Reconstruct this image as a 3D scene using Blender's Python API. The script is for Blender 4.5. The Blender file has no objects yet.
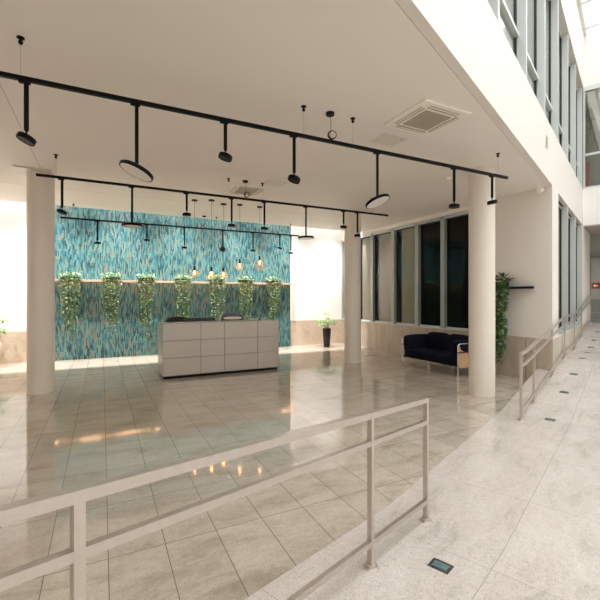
import bpy, bmesh, math, random
from mathutils import Vector, Matrix
random.seed(7)
S = bpy.context.scene
COL = S.collection
PI = math.pi
CA = math.radians(22.9)                       # the corridor runs at this angle to the lobby grid
CD = Vector((math.cos(CA), math.sin(CA), 0)); CN = Vector((-math.sin(CA), math.cos(CA), 0))
def cw(s, n, z=0.0):                          # corridor coordinates -> world
    v = CD * s + CN * n; return (v.x, v.y, z)
CEIL = 3.84
WN = 1.255                                    # face of the corridor's left wall

# ------------------------------------------------------------------ materials
def new_mat(name):
    m = bpy.data.materials.new(name); m.use_nodes = True
    nt = m.node_tree; b = nt.nodes['Principled BSDF']
    return m, nt, b
def nd(nt, t, **kw):
    n = nt.nodes.new(t)
    for k, v in kw.items():
        if k in n.inputs.keys() if hasattr(n.inputs, 'keys') else False: n.inputs[k].default_value = v
        else: setattr(n, k, v)
    return n
def ramp(nt, stops, interp='LINEAR'):
    r = nt.nodes.new('ShaderNodeValToRGB'); r.color_ramp.interpolation = interp
    e = r.color_ramp.elements
    while len(e) < len(stops): e.new(0.5)
    for i, (p, c) in enumerate(stops):
        e[i].position = p; e[i].color = (*c, 1)
    return r
def plain(name, col, rough=0.5, metal=0.0, var=0.04, scale=6.0, bump=0.0, spec=0.5, coat=0.0):
    m, nt, b = new_mat(name); L = nt.links
    tc = nt.nodes.new('ShaderNodeTexCoord')
    no = nt.nodes.new('ShaderNodeTexNoise'); no.inputs['Scale'].default_value = scale; no.inputs['Detail'].default_value = 4
    L.new(tc.outputs['Object'], no.inputs['Vector'])
    lo = tuple(max(0, c * (1 - var)) for c in col); hi = tuple(min(1, c * (1 + var)) for c in col)
    r = ramp(nt, [(0.3, lo), (0.7, hi)])
    L.new(no.outputs['Fac'], r.inputs['Fac']); L.new(r.outputs['Color'], b.inputs['Base Color'])
    b.inputs['Roughness'].default_value = rough; b.inputs['Metallic'].default_value = metal
    b.inputs['Specular IOR Level'].default_value = spec
    if coat: b.inputs['Coat Weight'].default_value = coat
    if bump:
        bp = nt.nodes.new('ShaderNodeBump'); bp.inputs['Strength'].default_value = bump; bp.inputs['Distance'].default_value = 0.01
        n2 = nt.nodes.new('ShaderNodeTexNoise'); n2.inputs['Scale'].default_value = scale * 12
        L.new(tc.outputs['Object'], n2.inputs['Vector'])
        L.new(n2.outputs['Fac'], bp.inputs['Height']); L.new(bp.outputs['Normal'], b.inputs['Normal'])
    return m
def emit(name, col, strength):
    m, nt, b = new_mat(name)
    b.inputs['Base Color'].default_value = (*col, 1)
    b.inputs['Emission Color'].default_value = (*col, 1); b.inputs['Emission Strength'].default_value = strength
    return m
def thin_glass(name, tint=(0.92, 0.95, 0.94), ior=1.5, rough=0.0):
    m = bpy.data.materials.new(name); m.use_nodes = True; nt = m.node_tree; L = nt.links
    nt.nodes.clear()
    out = nt.nodes.new('ShaderNodeOutputMaterial'); mix = nt.nodes.new('ShaderNodeMixShader')
    tr = nt.nodes.new('ShaderNodeBsdfTransparent'); tr.inputs['Color'].default_value = (*tint, 1)
    gl = nt.nodes.new('ShaderNodeBsdfGlossy'); gl.inputs['Roughness'].default_value = rough
    lw = nt.nodes.new('ShaderNodeLayerWeight'); lw.inputs['Blend'].default_value = 0.5
    pw = nt.nodes.new('ShaderNodeMath'); pw.operation = 'POWER'; pw.inputs[1].default_value = 4.5
    f0 = ((ior - 1) / (ior + 1)) ** 2
    ad = nt.nodes.new('ShaderNodeMath'); ad.operation = 'MULTIPLY_ADD'; ad.inputs[1].default_value = 1 - f0; ad.inputs[2].default_value = f0
    L.new(lw.outputs['Facing'], pw.inputs[0]); L.new(pw.outputs[0], ad.inputs[0])
    L.new(ad.outputs[0], mix.inputs['Fac']); L.new(tr.outputs[0], mix.inputs[1]); L.new(gl.outputs[0], mix.inputs[2])
    L.new(mix.outputs[0], out.inputs['Surface'])
    return m

def stone(name, base, dark, light, tile=None, phase=(0, 0), rough=0.15, mortar=0.0028, mortar_col=(0.17, 0.14, 0.115),
          speck=0.6, plane='XY', offset=0.0, contrast=1.0, tilevar=0.10, spec=0.5):
    m, nt, b = new_mat(name); L = nt.links; N = nt.nodes
    tc = N.new('ShaderNodeTexCoord')
    def noise(sc, det=5, rg=0.55, dist=0.0, vec=None):
        n = N.new('ShaderNodeTexNoise'); n.inputs['Scale'].default_value = sc; n.inputs['Detail'].default_value = det
        n.inputs['Roughness'].default_value = rg; n.inputs['Distortion'].default_value = dist
        L.new(vec or tc.outputs['Object'], n.inputs['Vector']); return n
    def mixc(fac, a, c, mode='MIX'):
        x = N.new('ShaderNodeMix'); x.data_type = 'RGBA'; x.blend_type = mode
        for sock, v in ((x.inputs['Factor'], fac), (x.inputs[6], a), (x.inputs[7], c)):
            if isinstance(v, (int, float)): sock.default_value = v
            elif isinstance(v, tuple): sock.default_value = (*v, 1)
            else: L.new(v, sock)
        return x.outputs[2]
    mp = N.new('ShaderNodeMapping'); mp.inputs['Scale'].default_value = (1.0, 2.8, 1.0); mp.inputs['Rotation'].default_value = (0, 0, 0.5)
    L.new(tc.outputs['Object'], mp.inputs['Vector'])
    big = noise(1.6, 10, 0.72, 0.5, mp.outputs[0])
    r1 = ramp(nt, [(0.34, dark), (0.47, base), (0.68, light)]); L.new(big.outputs['Fac'], r1.inputs['Fac'])
    cl = noise(24, 7, 0.75)
    r2 = ramp(nt, [(0.30, (0.88, 0.87, 0.86)), (0.60, (1.04, 1.04, 1.04))]); L.new(cl.outputs['Fac'], r2.inputs['Fac'])
    c = mixc(contrast, r1.outputs['Color'], r2.outputs['Color'], 'MULTIPLY')
    sp = noise(120, 3, 0.65)
    r3 = ramp(nt, [(0.36, (0.40, 0.36, 0.33)), (0.45, (1, 1, 1))]); L.new(sp.outputs['Fac'], r3.inputs['Fac'])
    c = mixc(speck, c, r3.outputs['Color'], 'MULTIPLY')
    sp2 = noise(42, 6, 0.75)
    r4 = ramp(nt, [(0.33, (0.50, 0.46, 0.43)), (0.40, (1, 1, 1))]); L.new(sp2.outputs['Fac'], r4.inputs['Fac'])
    c = mixc(speck, c, r4.outputs['Color'], 'MULTIPLY')
    if tile:
        pm = N.new('ShaderNodeMapping')
        if plane == 'XY': pm.inputs['Location'].default_value = (-phase[0], -phase[1], 0)
        sx = N.new('ShaderNodeSeparateXYZ'); cx = N.new('ShaderNodeCombineXYZ')
        L.new(tc.outputs['Object'], sx.inputs[0])
        a0, a1 = {'XY': ('X', 'Y'), 'XZ': ('X', 'Z'), 'YZ': ('Y', 'Z')}[plane]
        L.new(sx.outputs[a0], cx.inputs['X']); L.new(sx.outputs[a1], cx.inputs['Y'])
        L.new(cx.outputs[0], pm.inputs['Vector'])
        if plane != 'XY': pm.inputs['Location'].default_value = (-phase[0], -phase[1], 0)
        br = N.new('ShaderNodeTexBrick'); br.offset = offset; br.squash = 1.0
        br.inputs['Scale'].default_value = 1.0; br.inputs['Mortar Size'].default_value = mortar; br.inputs['Mortar Smooth'].default_value = 0.1
        br.inputs['Brick Width'].default_value = tile[0]; br.inputs['Row Height'].default_value = tile[1]
        lo = 1 - tilevar; hi = 1 + tilevar * 0.4
        br.inputs['Color1'].default_value = (lo, lo, lo, 1); br.inputs['Color2'].default_value = (hi, hi, hi, 1)
        br.inputs['Mortar'].default_value = (1, 1, 1, 1)
        L.new(pm.outputs[0], br.inputs['Vector'])
        c = mixc(1.0, c, br.outputs['Color'], 'MULTIPLY')
        c = mixc(br.outputs['Fac'], c, mortar_col)
    L.new(c, b.inputs['Base Color'])
    rn = noise(4, 4, 0.6)
    mr = N.new('ShaderNodeMapRange'); mr.inputs['To Min'].default_value = rough * 0.8; mr.inputs['To Max'].default_value = rough * 1.25
    L.new(rn.outputs['Fac'], mr.inputs['Value']); L.new(mr.outputs[0], b.inputs['Roughness'])
    b.inputs['Specular IOR Level'].default_value = spec
    return m

def mosaic_mat():
    m, nt, b = new_mat('blue green mosaic'); L = nt.links; N = nt.nodes
    tc = N.new('ShaderNodeTexCoord'); sx = N.new('ShaderNodeSeparateXYZ'); cx = N.new('ShaderNodeCombineXYZ')
    L.new(tc.outputs['Object'], sx.inputs[0])
    L.new(sx.outputs['Z'], cx.inputs['X']); L.new(sx.outputs['X'], cx.inputs['Y'])
    br = N.new('ShaderNodeTexBrick'); br.offset = 0.43; br.offset_frequency = 2; br.squash = 1.0
    br.inputs['Scale'].default_value = 1.0; br.inputs['Brick Width'].default_value = 0.14; br.inputs['Row Height'].default_value = 0.026
    br.inputs['Mortar Size'].default_value = 0.0012
    br.inputs['Color1'].default_value = (0, 0, 0, 1); br.inputs['Color2'].default_value = (1, 1, 1, 1); br.inputs['Mortar'].default_value = (0.3, 0.3, 0.3, 1)
    L.new(cx.outputs[0], br.inputs['Vector'])
    no = N.new('ShaderNodeTexNoise'); no.inputs['Scale'].default_value = 1.6; no.inputs['Detail'].default_value = 3
    L.new(tc.outputs['Object'], no.inputs['Vector'])
    bw = N.new('ShaderNodeRGBToBW'); L.new(br.outputs['Color'], bw.inputs[0])
    ma = N.new('ShaderNodeMath'); ma.operation = 'MULTIPLY_ADD'; ma.inputs[1].default_value = 0.45
    L.new(no.outputs['Fac'], ma.inputs[0])
    ms = N.new('ShaderNodeMath'); ms.operation = 'MULTIPLY_ADD'; ms.inputs[1].default_value = 0.95; ms.inputs[2].default_value = -0.18
    L.new(bw.outputs[0], ms.inputs[0]); L.new(ms.outputs[0], ma.inputs[2])
    r = ramp(nt, [(0.0, (0.015, 0.039, 0.049)), (0.12, (0.022, 0.085, 0.110)), (0.24, (0.043, 0.152, 0.177)), (0.36, (0.073, 0.213, 0.226)),
                  (0.48, (0.134, 0.262, 0.250)), (0.57, (0.037, 0.128, 0.159)), (0.66, (0.159, 0.275, 0.250)), (0.76, (0.207, 0.213, 0.146)),
                  (0.84, (0.061, 0.177, 0.201)), (0.95, (0.244, 0.207, 0.134))], 'CONSTANT')
    L.new(ma.outputs[0], r.inputs['Fac']); L.new(r.outputs['Color'], b.inputs['Base Color'])
    b.inputs['Roughness'].default_value = 0.35
    return m

def leaf_mat(name, c1, c2, c3, scale=9.0):
    m, nt, b = new_mat(name); L = nt.links; N = nt.nodes
    tc = N.new('ShaderNodeTexCoord'); no = N.new('ShaderNodeTexNoise'); no.inputs['Scale'].default_value = scale; no.inputs['Detail'].default_value = 2
    L.new(tc.outputs['Object'], no.inputs['Vector'])
    r = ramp(nt, [(0.34, c1), (0.5, c2), (0.66, c3)]); L.new(no.outputs['Fac'], r.inputs['Fac'])
    L.new(r.outputs['Color'], b.inputs['Base Color']); b.inputs['Roughness'].default_value = 0.4
    return m

M = {}
M['paint'] = plain('warm white paint', (0.80, 0.74, 0.69), 0.6, var=0.012, scale=1.5)
M['ceil'] = plain('ceiling paint', (0.88, 0.82, 0.77), 0.65, var=0.015, scale=0.8)
M['white'] = plain('white wall paint', (0.86, 0.83, 0.80), 0.6, var=0.01, scale=2)
M['column'] = plain('column paint', (0.72, 0.645, 0.565), 0.42, var=0.015, scale=2)
M['seam'] = plain('dark seam', (0.16, 0.14, 0.13), 0.8)
M['floor'] = stone('granite toned for lobby shade', (0.53, 0.455, 0.375), (0.40, 0.335, 0.265), (0.61, 0.54, 0.46), (0.3475, 0.72), (0.035, 2.80), 0.065, speck=0.6, spec=0.62)  # same stone as the corridor, darkened here for the lobby's dimmer light
M['ramp'] = stone('granite toned for corridor light', (0.63, 0.56, 0.51), (0.52, 0.46, 0.415), (0.69, 0.63, 0.585), (1.10, 0.85), (0.36, 0.67), 0.24, 0.0022, (0.34, 0.30, 0.26), speck=0.6, offset=0.0, tilevar=0.05)
M['plinth_x'] = stone('stone plinth back', (0.56, 0.46, 0.36), (0.47, 0.38, 0.29), (0.63, 0.53, 0.43), (0.9, 2.0), (0.1, -1.0), 0.35, 0.002, (0.3, 0.25, 0.2), 0.35, 'XZ')
M['plinth_y'] = stone('stone plinth side', (0.52, 0.43, 0.34), (0.43, 0.355, 0.28), (0.60, 0.51, 0.42), (0.62, 2.0), (0.22, -1.0), 0.35, 0.007, (0.20, 0.17, 0.14), 0.35, 'YZ')
M['steel'] = plain('brushed warm steel', (0.56, 0.49, 0.44), 0.36, 0.8, var=0.05, scale=25)
M['chrome'] = plain('chrome', (0.75, 0.74, 0.72), 0.15, 1.0, var=0.02)
M['black'] = plain('black lacquer', (0.004, 0.0035, 0.0035), 0.5, var=0.1, spec=0.12)
M['blackm'] = plain('matt black', (0.006, 0.006, 0.006), 0.6, var=0.1)
M['opal'] = plain('opal diffuser', (0.80, 0.75, 0.70), 0.4, var=0.01)
M['mosaic'] = mosaic_mat()
M['desk'] = plain('reception panel', (0.43, 0.375, 0.325), 0.3, 0.35, var=0.02, scale=3)
M['desk_edge'] = plain('dark gap', (0.06, 0.055, 0.05), 0.5)
M['oak'] = plain('pale oak', (0.52, 0.33, 0.18), 0.4, var=0.15, scale=14)
M['shelfwood'] = plain('shelf wood', (0.55, 0.40, 0.29), 0.5, var=0.1, scale=10)
M['navy'] = plain('navy wool', (0.0055, 0.0060, 0.015), 0.95, var=0.25, scale=30, bump=0.3, spec=0.15)
M['alu'] = plain('pale grey aluminium', (0.66, 0.675, 0.655), 0.38, 0.25, var=0.02)
M['alu_dark'] = plain('grey green aluminium', (0.36, 0.385, 0.36), 0.4, 0.2, var=0.03)
M['gasket'] = plain('window gasket', (0.03, 0.035, 0.035), 0.5)
M['glass'] = thin_glass('window glass', (0.90, 0.93, 0.90), 2.3)
M['glass_dark'] = thin_glass('tinted window glass', (0.30, 0.32, 0.30), 1.4)
M['clearglass'] = thin_glass('clear window glass', (0.92, 0.93, 0.90), 1.5)
M['skyglass'] = thin_glass('skylight glass', (0.90, 0.93, 0.94), 1.4)
M['bulbglass'] = thin_glass('amber bulb glass', (0.93, 0.84, 0.76), 1.35)
_nt = M['bulbglass'].node_tree; _o = _nt.nodes['Material Output']; _m = _nt.nodes.new('ShaderNodeMixShader'); _m.inputs[0].default_value = 0.16
_t = _nt.nodes.new('ShaderNodeBsdfTranslucent'); _t.inputs['Color'].default_value = (0.95, 0.82, 0.70, 1)
_nt.links.new(_o.inputs['Surface'].links[0].from_socket, _m.inputs[1]); _nt.links.new(_t.outputs[0], _m.inputs[2]); _nt.links.new(_m.outputs[0], _o.inputs['Surface'])
M['blind'] = plain('beige blind fabric', (0.52, 0.45, 0.38), 0.8, var=0.06, scale=20)
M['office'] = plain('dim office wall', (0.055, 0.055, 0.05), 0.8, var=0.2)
M['cream'] = plain('cream plastic', (0.92, 0.86, 0.76), 0.4, var=0.01)
M['grille'] = plain('grille', (0.42, 0.36, 0.29), 0.6, var=0.05)
M['hatch'] = plain('hatch paint', (0.74, 0.68, 0.62), 0.5, var=0.01)
M['grey'] = plain('pewter grey', (0.30, 0.29, 0.27), 0.4, 0.3)
M['brown'] = plain('brown panelling', (0.33, 0.27, 0.21), 0.5, var=0.15, scale=4)
M['red'] = plain('red paint', (0.42, 0.02, 0.015), 0.5)
M['redsign'] = emit('red backlit sign', (0.30, 0.015, 0.012), 0.1)
M['signwhite'] = plain('sign white', (0.9, 0.88, 0.85), 0.5)
M['greygreen'] = plain('grey green door paint', (0.36, 0.36, 0.315), 0.5, var=0.05)
M['greydark'] = plain('grey green lower panel', (0.21, 0.215, 0.19), 0.45, var=0.05)
M['potwhite'] = plain('white pot glaze', (0.85, 0.83, 0.80), 0.25)
M['potblack'] = plain('black pot', (0.014, 0.010, 0.009), 0.35)
M['soil'] = plain('soil', (0.03, 0.02, 0.015), 0.9, bump=0.5)
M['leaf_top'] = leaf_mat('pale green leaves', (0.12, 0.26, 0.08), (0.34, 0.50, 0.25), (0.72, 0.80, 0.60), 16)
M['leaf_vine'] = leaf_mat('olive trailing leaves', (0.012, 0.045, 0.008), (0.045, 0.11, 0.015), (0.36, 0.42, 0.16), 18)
M['leaf_dark'] = leaf_mat('deep green leaves', (0.015, 0.05, 0.008), (0.035, 0.10, 0.015), (0.09, 0.20, 0.035))
M['leaf_pot'] = leaf_mat('fresh green leaves', (0.05, 0.14, 0.03), (0.13, 0.30, 0.06), (0.35, 0.50, 0.16))
M['stem'] = plain('stem', (0.10, 0.12, 0.04), 0.6)
M['inlay_frame'] = plain('inlay frame', (0.10, 0.10, 0.095), 0.35, 0.6)
M['inlay_glass'] = plain('inlay glass', (0.13, 0.19, 0.20), 0.12, var=0.2)
M['chairblue'] = plain('slate blue fabric', (0.10, 0.115, 0.165), 0.7)
M['socket'] = plain('socket', (0.5, 0.45, 0.4), 0.3, 0.5)
M['led'] = emit('warm strip light', (1.0, 0.56, 0.30), 13)
M['led_soft'] = emit('warm edge strip', (1.0, 0.56, 0.32), 3.0)
M['filament'] = emit('filament', (1.0, 0.45, 0.15), 9)
M['monitor'] = plain('monitor back', (0.012, 0.012, 0.013), 0.4)

# ------------------------------------------------------------------ mesh builder
class MB:
    def __init__(s): s.bm = bmesh.new()
    def box(s, x0, x1, y0, y1, z0, z1, bev=0.0, mat=None):
        bm = s.bm if not bev else bmesh.new()
        vs = [bm.verts.new(p) for p in ((x0,y0,z0),(x1,y0,z0),(x1,y1,z0),(x0,y1,z0),(x0,y0,z1),(x1,y0,z1),(x1,y1,z1),(x0,y1,z1))]
        for f in ((3,2,1,0),(4,5,6,7),(0,1,5,4),(1,2,6,5),(2,3,7,6),(3,0,4,7)): bm.faces.new([vs[i] for i in f])
        if bev:
            bmesh.ops.bevel(bm, geom=bm.edges[:], offset=bev, segments=2, affect='EDGES', profile=0.5)
            s.merge(bm, mat)
        return s
    def merge(s, bm, mat=None):
        if mat is not None: bmesh.ops.transform(bm, matrix=mat, verts=bm.verts)
        me = bpy.data.meshes.new('tmp'); bm.to_mesh(me); bm.free(); s.bm.from_mesh(me); bpy.data.meshes.remove(me); return s
    def prism(s, pts, z0, z1):
        a = [s.bm.verts.new((p[0], p[1], z0)) for p in pts]; b = [s.bm.verts.new((p[0], p[1], z1)) for p in pts]
        s.bm.faces.new(a[::-1]); s.bm.faces.new(b); n = len(pts)
        for i in range(n): s.bm.faces.new([a[i], a[(i+1) % n], b[(i+1) % n], b[i]])
        return s
    def profile(s, pts, y0, y1):              # (x,z) outline extruded along y
        a = [s.bm.verts.new((p[0], y0, p[1])) for p in pts]; b = [s.bm.verts.new((p[0], y1, p[1])) for p in pts]
        s.bm.faces.new(a); s.bm.faces.new(b[::-1]); n = len(pts)
        for i in range(n): s.bm.faces.new([a[i], b[i], b[(i+1) % n], a[(i+1) % n]])
        return s
    def lathe(s, prof, seg=32, mat=None, cap=True):   # (r,z) rings round z
        bm = bmesh.new(); rings = []
        for r, z in prof:
            rings.append([bm.verts.new((r*math.cos(2*PI*i/seg), r*math.sin(2*PI*i/seg), z)) for i in range(seg)])
        for a, b in zip(rings, rings[1:]):
            for i in range(seg): bm.faces.new([a[i], a[(i+1) % seg], b[(i+1) % seg], b[i]])
        if cap: bm.faces.new(rings[0][::-1]); bm.faces.new(rings[-1])
        return s.merge(bm, mat)
    def tube(s, pts, r, seg=8, closed=False):
        pts = [Vector(p) for p in pts]; n = len(pts); rings = []; up = None
        for i, p in enumerate(pts):
            if closed: t = pts[(i+1) % n] - pts[i-1]
            else: t = pts[min(i+1, n-1)] - pts[max(i-1, 0)]
            t.normalize()
            if up is None: up = t.orthogonal().normalized()
            up = (up - t * up.dot(t)).normalized(); sd = t.cross(up)
            rr = r[i] if isinstance(r, (list, tuple)) else r
            rings.append([s.bm.verts.new(p + (up*math.cos(2*PI*k/seg) + sd*math.sin(2*PI*k/seg)) * rr) for k in range(seg)])
        pr = list(zip(rings, rings[1:])) + ([(rings[-1], rings[0])] if closed else [])
        for a, b in pr:
            for k in range(seg): s.bm.faces.new([a[k], a[(k+1) % seg], b[(k+1) % seg], b[k]])
        if not closed: s.bm.faces.new(rings[0][::-1]); s.bm.faces.new(rings[-1])
        return s
    def cushion(s, cx, cy, cz, sx, sy, sz, k=5, cuts=7, mat=None):
        bm = bmesh.new(); bmesh.ops.create_cube(bm, size=2)
        bmesh.ops.subdivide_edges(bm, edges=bm.edges[:], cuts=cuts, use_grid_fill=True)
        for v in bm.verts:
            p = v.co; mx = max(abs(p.x), abs(p.y), abs(p.z)); nn = (abs(p.x)**k + abs(p.y)**k + abs(p.z)**k) ** (1/k)
            f = mx / nn
            v.co = Vector((cx + p.x*f*sx/2, cy + p.y*f*sy/2, cz + p.z*f*sz/2))
        return s.merge(bm, mat)
    def leaf(s, p, d, w, l, up=Vector((0, 0, 1)), droop=0.2):
        d = d.normalized(); sd = d.cross(up)
        if sd.length < 1e-3: sd = Vector((1, 0, 0))
        sd.normalize(); nn = sd.cross(d)
        P = [p, p + d*l*0.45 + sd*w/2 - nn*w*0.1, p + d*l*0.5 + nn*w*0.06, p + d*l*0.45 - sd*w/2 - nn*w*0.1, p + d*l - nn*l*droop]
        v = [s.bm.verts.new(q) for q in P]
        for f in ((0,1,2), (0,2,3), (1,4,2), (2,4,3)): s.bm.faces.new([v[i] for i in f])
    def build(s, name, mat, parent=None, loc=None, rotz=0.0, smooth=False, kind=None, mats=None):
        bmesh.ops.recalc_face_normals(s.bm, faces=s.bm.faces[:])
        me = bpy.data.meshes.new(name); s.bm.to_mesh(me); s.bm.free()
        if smooth:
            me.polygons.foreach_set('use_smooth', [True] * len(me.polygons))
            try: me.set_sharp_from_angle(angle=math.radians(40))
            except Exception: pass
        o = bpy.data.objects.new(name, me); COL.objects.link(o); me.materials.append(M[mat] if isinstance(mat, str) else mat)
        if parent: o.parent = parent
        if loc: o.location = loc
        if rotz: o.rotation_euler.z = rotz
        if kind: o['kind'] = kind
        return o
def tag(o, label, cat, group=None):
    o['label'] = label; o['category'] = cat
    if group: o['group'] = group
    return o
def empty(name, loc, rotz=0.0, label=None, cat=None, group=None, kind=None):
    o = bpy.data.objects.new(name, None); COL.objects.link(o); o.location = loc; o.rotation_euler.z = rotz; o.empty_display_size = 0.1
    if label: o['label'] = label
    if cat: o['category'] = cat
    if group: o['group'] = group
    if kind: o['kind'] = kind
    return o
def copy_tree(o, parent=None):
    c = o.copy(); COL.objects.link(c)
    if parent: c.parent = parent
    for ch in list(o.children): copy_tree(ch, c)
    return c
def struct(mb, name, mat, label, cat, parent=None, rotz=0.0, smooth=False, loc=None):
    o = mb.build(name, mat, parent, loc, rotz, smooth)
    if not parent: o['kind'] = 'structure'; o['label'] = label; o['category'] = cat
    return o

# ------------------------------------------------------------------ the ramped corridor profile
def hz(s):
    if s < 2.85: return 0.088 * (2.85 - s)
    if s < 6.3: return 0.0
    if s < 10.2: return 0.0875 * (s - 6.3)
    if s < 12.0: return 0.34125
    if s < 16.3: return 0.34125 + 0.107 * (s - 12.0)
    return 0.80135
SX, SN, SE = -7.0, -4.5, 20.0
BN = 1.52                                     # border between corridor paving and lobby paving
def Yn(n, X): return (n + math.sin(CA) * X) / math.cos(CA)

# lobby floor
LX0, LX1, BY = -7.0, 7.8, 12.2
struct(MB().prism([(LX0, Yn(BN, LX0)), (LX1, Yn(BN, LX1)), (LX1, BY + .05), (LX0, BY + .05)], -0.12, 0.0), 'floor', 'floor',
       'polished beige granite lobby floor laid in narrow rectangular slabs', 'floor')
ks = [SX, 2.85, 6.3, 10.2, 12.0, 16.3, SE]
struct(MB().profile([(s, hz(s)) for s in ks] + [(SE, -0.12), (SX, -0.12)], SN, BN), 'floor_corridor', 'ramp',
       'pale granite corridor floor that dips and climbs as ramps', 'floor', rotz=CA)
# ceiling with its narrow shadow gap
struct(MB().prism([(LX0, Yn(1.353, LX0)), (LX1, Yn(1.353, LX1)), (LX1, 10.93), (LX0, 10.93)], CEIL, CEIL + .2), 'ceiling', 'ceil',
       'flat beige painted ceiling over the lobby', 'ceiling')
struct(MB().prism([(LX0, Yn(1.30, LX0)), (LX1+8, Yn(1.30, LX1+8)), (LX1+8, 10.93), (LX0, 10.93)], CEIL + .2, CEIL + .5), 'ceiling_slab', 'seam',
       'slab above the lobby ceiling', 'ceiling')
# upstand of the skylight slot along the back
struct(MB().box(LX0, LX1 + .2, 10.78, 10.93, CEIL + .5, 5.2), 'wall_slot', 'white', 'white side of the skylight slot above the mosaic wall', 'wall')
# back wall, stone base, slot roof
struct(MB().box(LX0, LX1 + .2, BY, BY + .25, 0, 5.2), 'wall_back', 'white', 'bright white rear wall on either side of the mosaic', 'wall')
struct(MB().box(LX0, -1.16, BY - .02, BY, 0, 0.80).box(5.74, LX1, BY - .02, BY, 0, 0.86), 'baseboard_back', 'plinth_x', 'beige stone base strip along the rear wall', 'baseboard')
struct(MB().box(-1.16, 5.71, BY - .09, BY, 0, 5.0), 'wall_mosaic', 'mosaic', 'blue green mosaic feature wall of thin upright tiles behind the desk', 'wall')
for nm, x0, x1, lb in (('wall_light', 5.712, 5.735, 'right'), ('wall_light', -1.185, -1.162, 'left')):
    tag(MB().box(x0, x1, BY - .05, BY - .022, 0.88, 3.7).build('wall_light', 'led_soft'), 'warm glowing upright light strip beside the %s edge of the mosaic' % lb, 'light strip')
struct(MB().box(LX0 - .2, LX0, -3, BY + .25, 0, 5.2), 'wall_left', 'white', 'white wall closing the lobby on the left', 'wall')
sl = empty('skylight_slot', (0, 0, 5.2), label='narrow skylight running above the mosaic wall', cat='skylight', kind='structure')
f = MB()
for i in range(13): f.box(LX0 + i*1.2 - .03, LX0 + i*1.2 + .03, 10.93, BY, -.1, 0)
f.box(LX0, LX1 + .2, 10.93, 10.98, -.1, 0); f.box(LX0, LX1 + .2, BY - .05, BY, -.1, 0)
f.build('frame', 'alu', sl); MB().box(LX0, LX1 + .2, 10.9, BY + .1, .005, .015).build('glass', 'skyglass', sl)

# window wall on the right (x = 7.8)
ys = Yn(WN, LX1)
st = MB().prism([(LX1, ys), (LX1 + .25, Yn(WN, LX1 + .25)), (LX1 + .25, 6.5), (LX1, 6.5)], 0, CEIL)
st.box(LX1, LX1 + .25, 6.50, 12.2, 0, 0.845)
st.box(LX1, LX1 + .25, 10.93, 12.2, 3.72, 5.2).box(LX1, LX1 + .25, 6.5, 10.93, 3.735, CEIL)
struct(st, 'wall_right', 'paint', 'warm white wall with the black shelf and long window band', 'wall')
struct(MB().box(LX1 - .018, LX1, ys, 12.18, 0, 0.845), 'baseboard_right', 'plinth_y', 'beige stone base under the long window band', 'baseboard')
struct(MB().box(LX1 - .03, LX1 + .12, 6.52, 12.19, 0.846, 0.868), 'trim_1', 'alu', 'pale metal sill under the long window band', 'sill')
fy = [6.50, 7.40, 8.33, 9.34, 10.38, 11.25, 12.16]
for i in range(6):
    y0, y1 = fy[i], fy[i+1]
    w = empty('window_%d' % (i+1), (LX1, y0, 0.87), label='tall fixed window, number %d from the near end of the long window band' % (i+1), cat='window', kind='structure')
    W = y1 - y0; Hh = 2.85
    MB().box(0.0, .14, W - .04, W + .09 if i < 5 else W + .03, -.002, Hh).build('mullion', 'alu_dark', w)
    MB().box(0.0, .14, .06 if i else 0.02, W, Hh - .05, Hh).box(.07, .12, .09, W - .04, 0, .04).build('frame', 'alu', w)
    g = MB().box(.09, .115, .09, .115, .04, Hh - .05).box(.09, .115, W - .065, W - .04, .04, Hh - .05).box(.09, .115, .09, W - .04, Hh - .08, Hh - .05)
    g.build('gasket', 'gasket', w)
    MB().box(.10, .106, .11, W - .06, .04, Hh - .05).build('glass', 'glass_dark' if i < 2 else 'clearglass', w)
    if i >= 2:
        b = MB(); yy = 0.12; x = 0.125
        while yy < W * 0.74:
            b.box(x, x + .004, yy, yy + .036, 0.02, Hh - .08); b.box(x - .008, x + .001, yy + .034, yy + .040, 0.02, Hh - .08); yy += .04
        o = b.build('vertical_blind', 'blind', loc=(LX1, y0, 0.87))
        tag(o, 'beige vertical blind drawn behind window %s of the long band' % ('three', 'four', 'five', 'six')[i-2] if False else
            'beige vertical blind behind the glass, %s from the dark panes' % ('first', 'second', 'third', 'fourth')[i-2], 'blind', 'beige vertical blinds in the long window band')
        MB().box(x - .015, x + .03, .08, W - .05, Hh - .08, Hh - .05).build('head_rail', 'alu', o)

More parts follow.
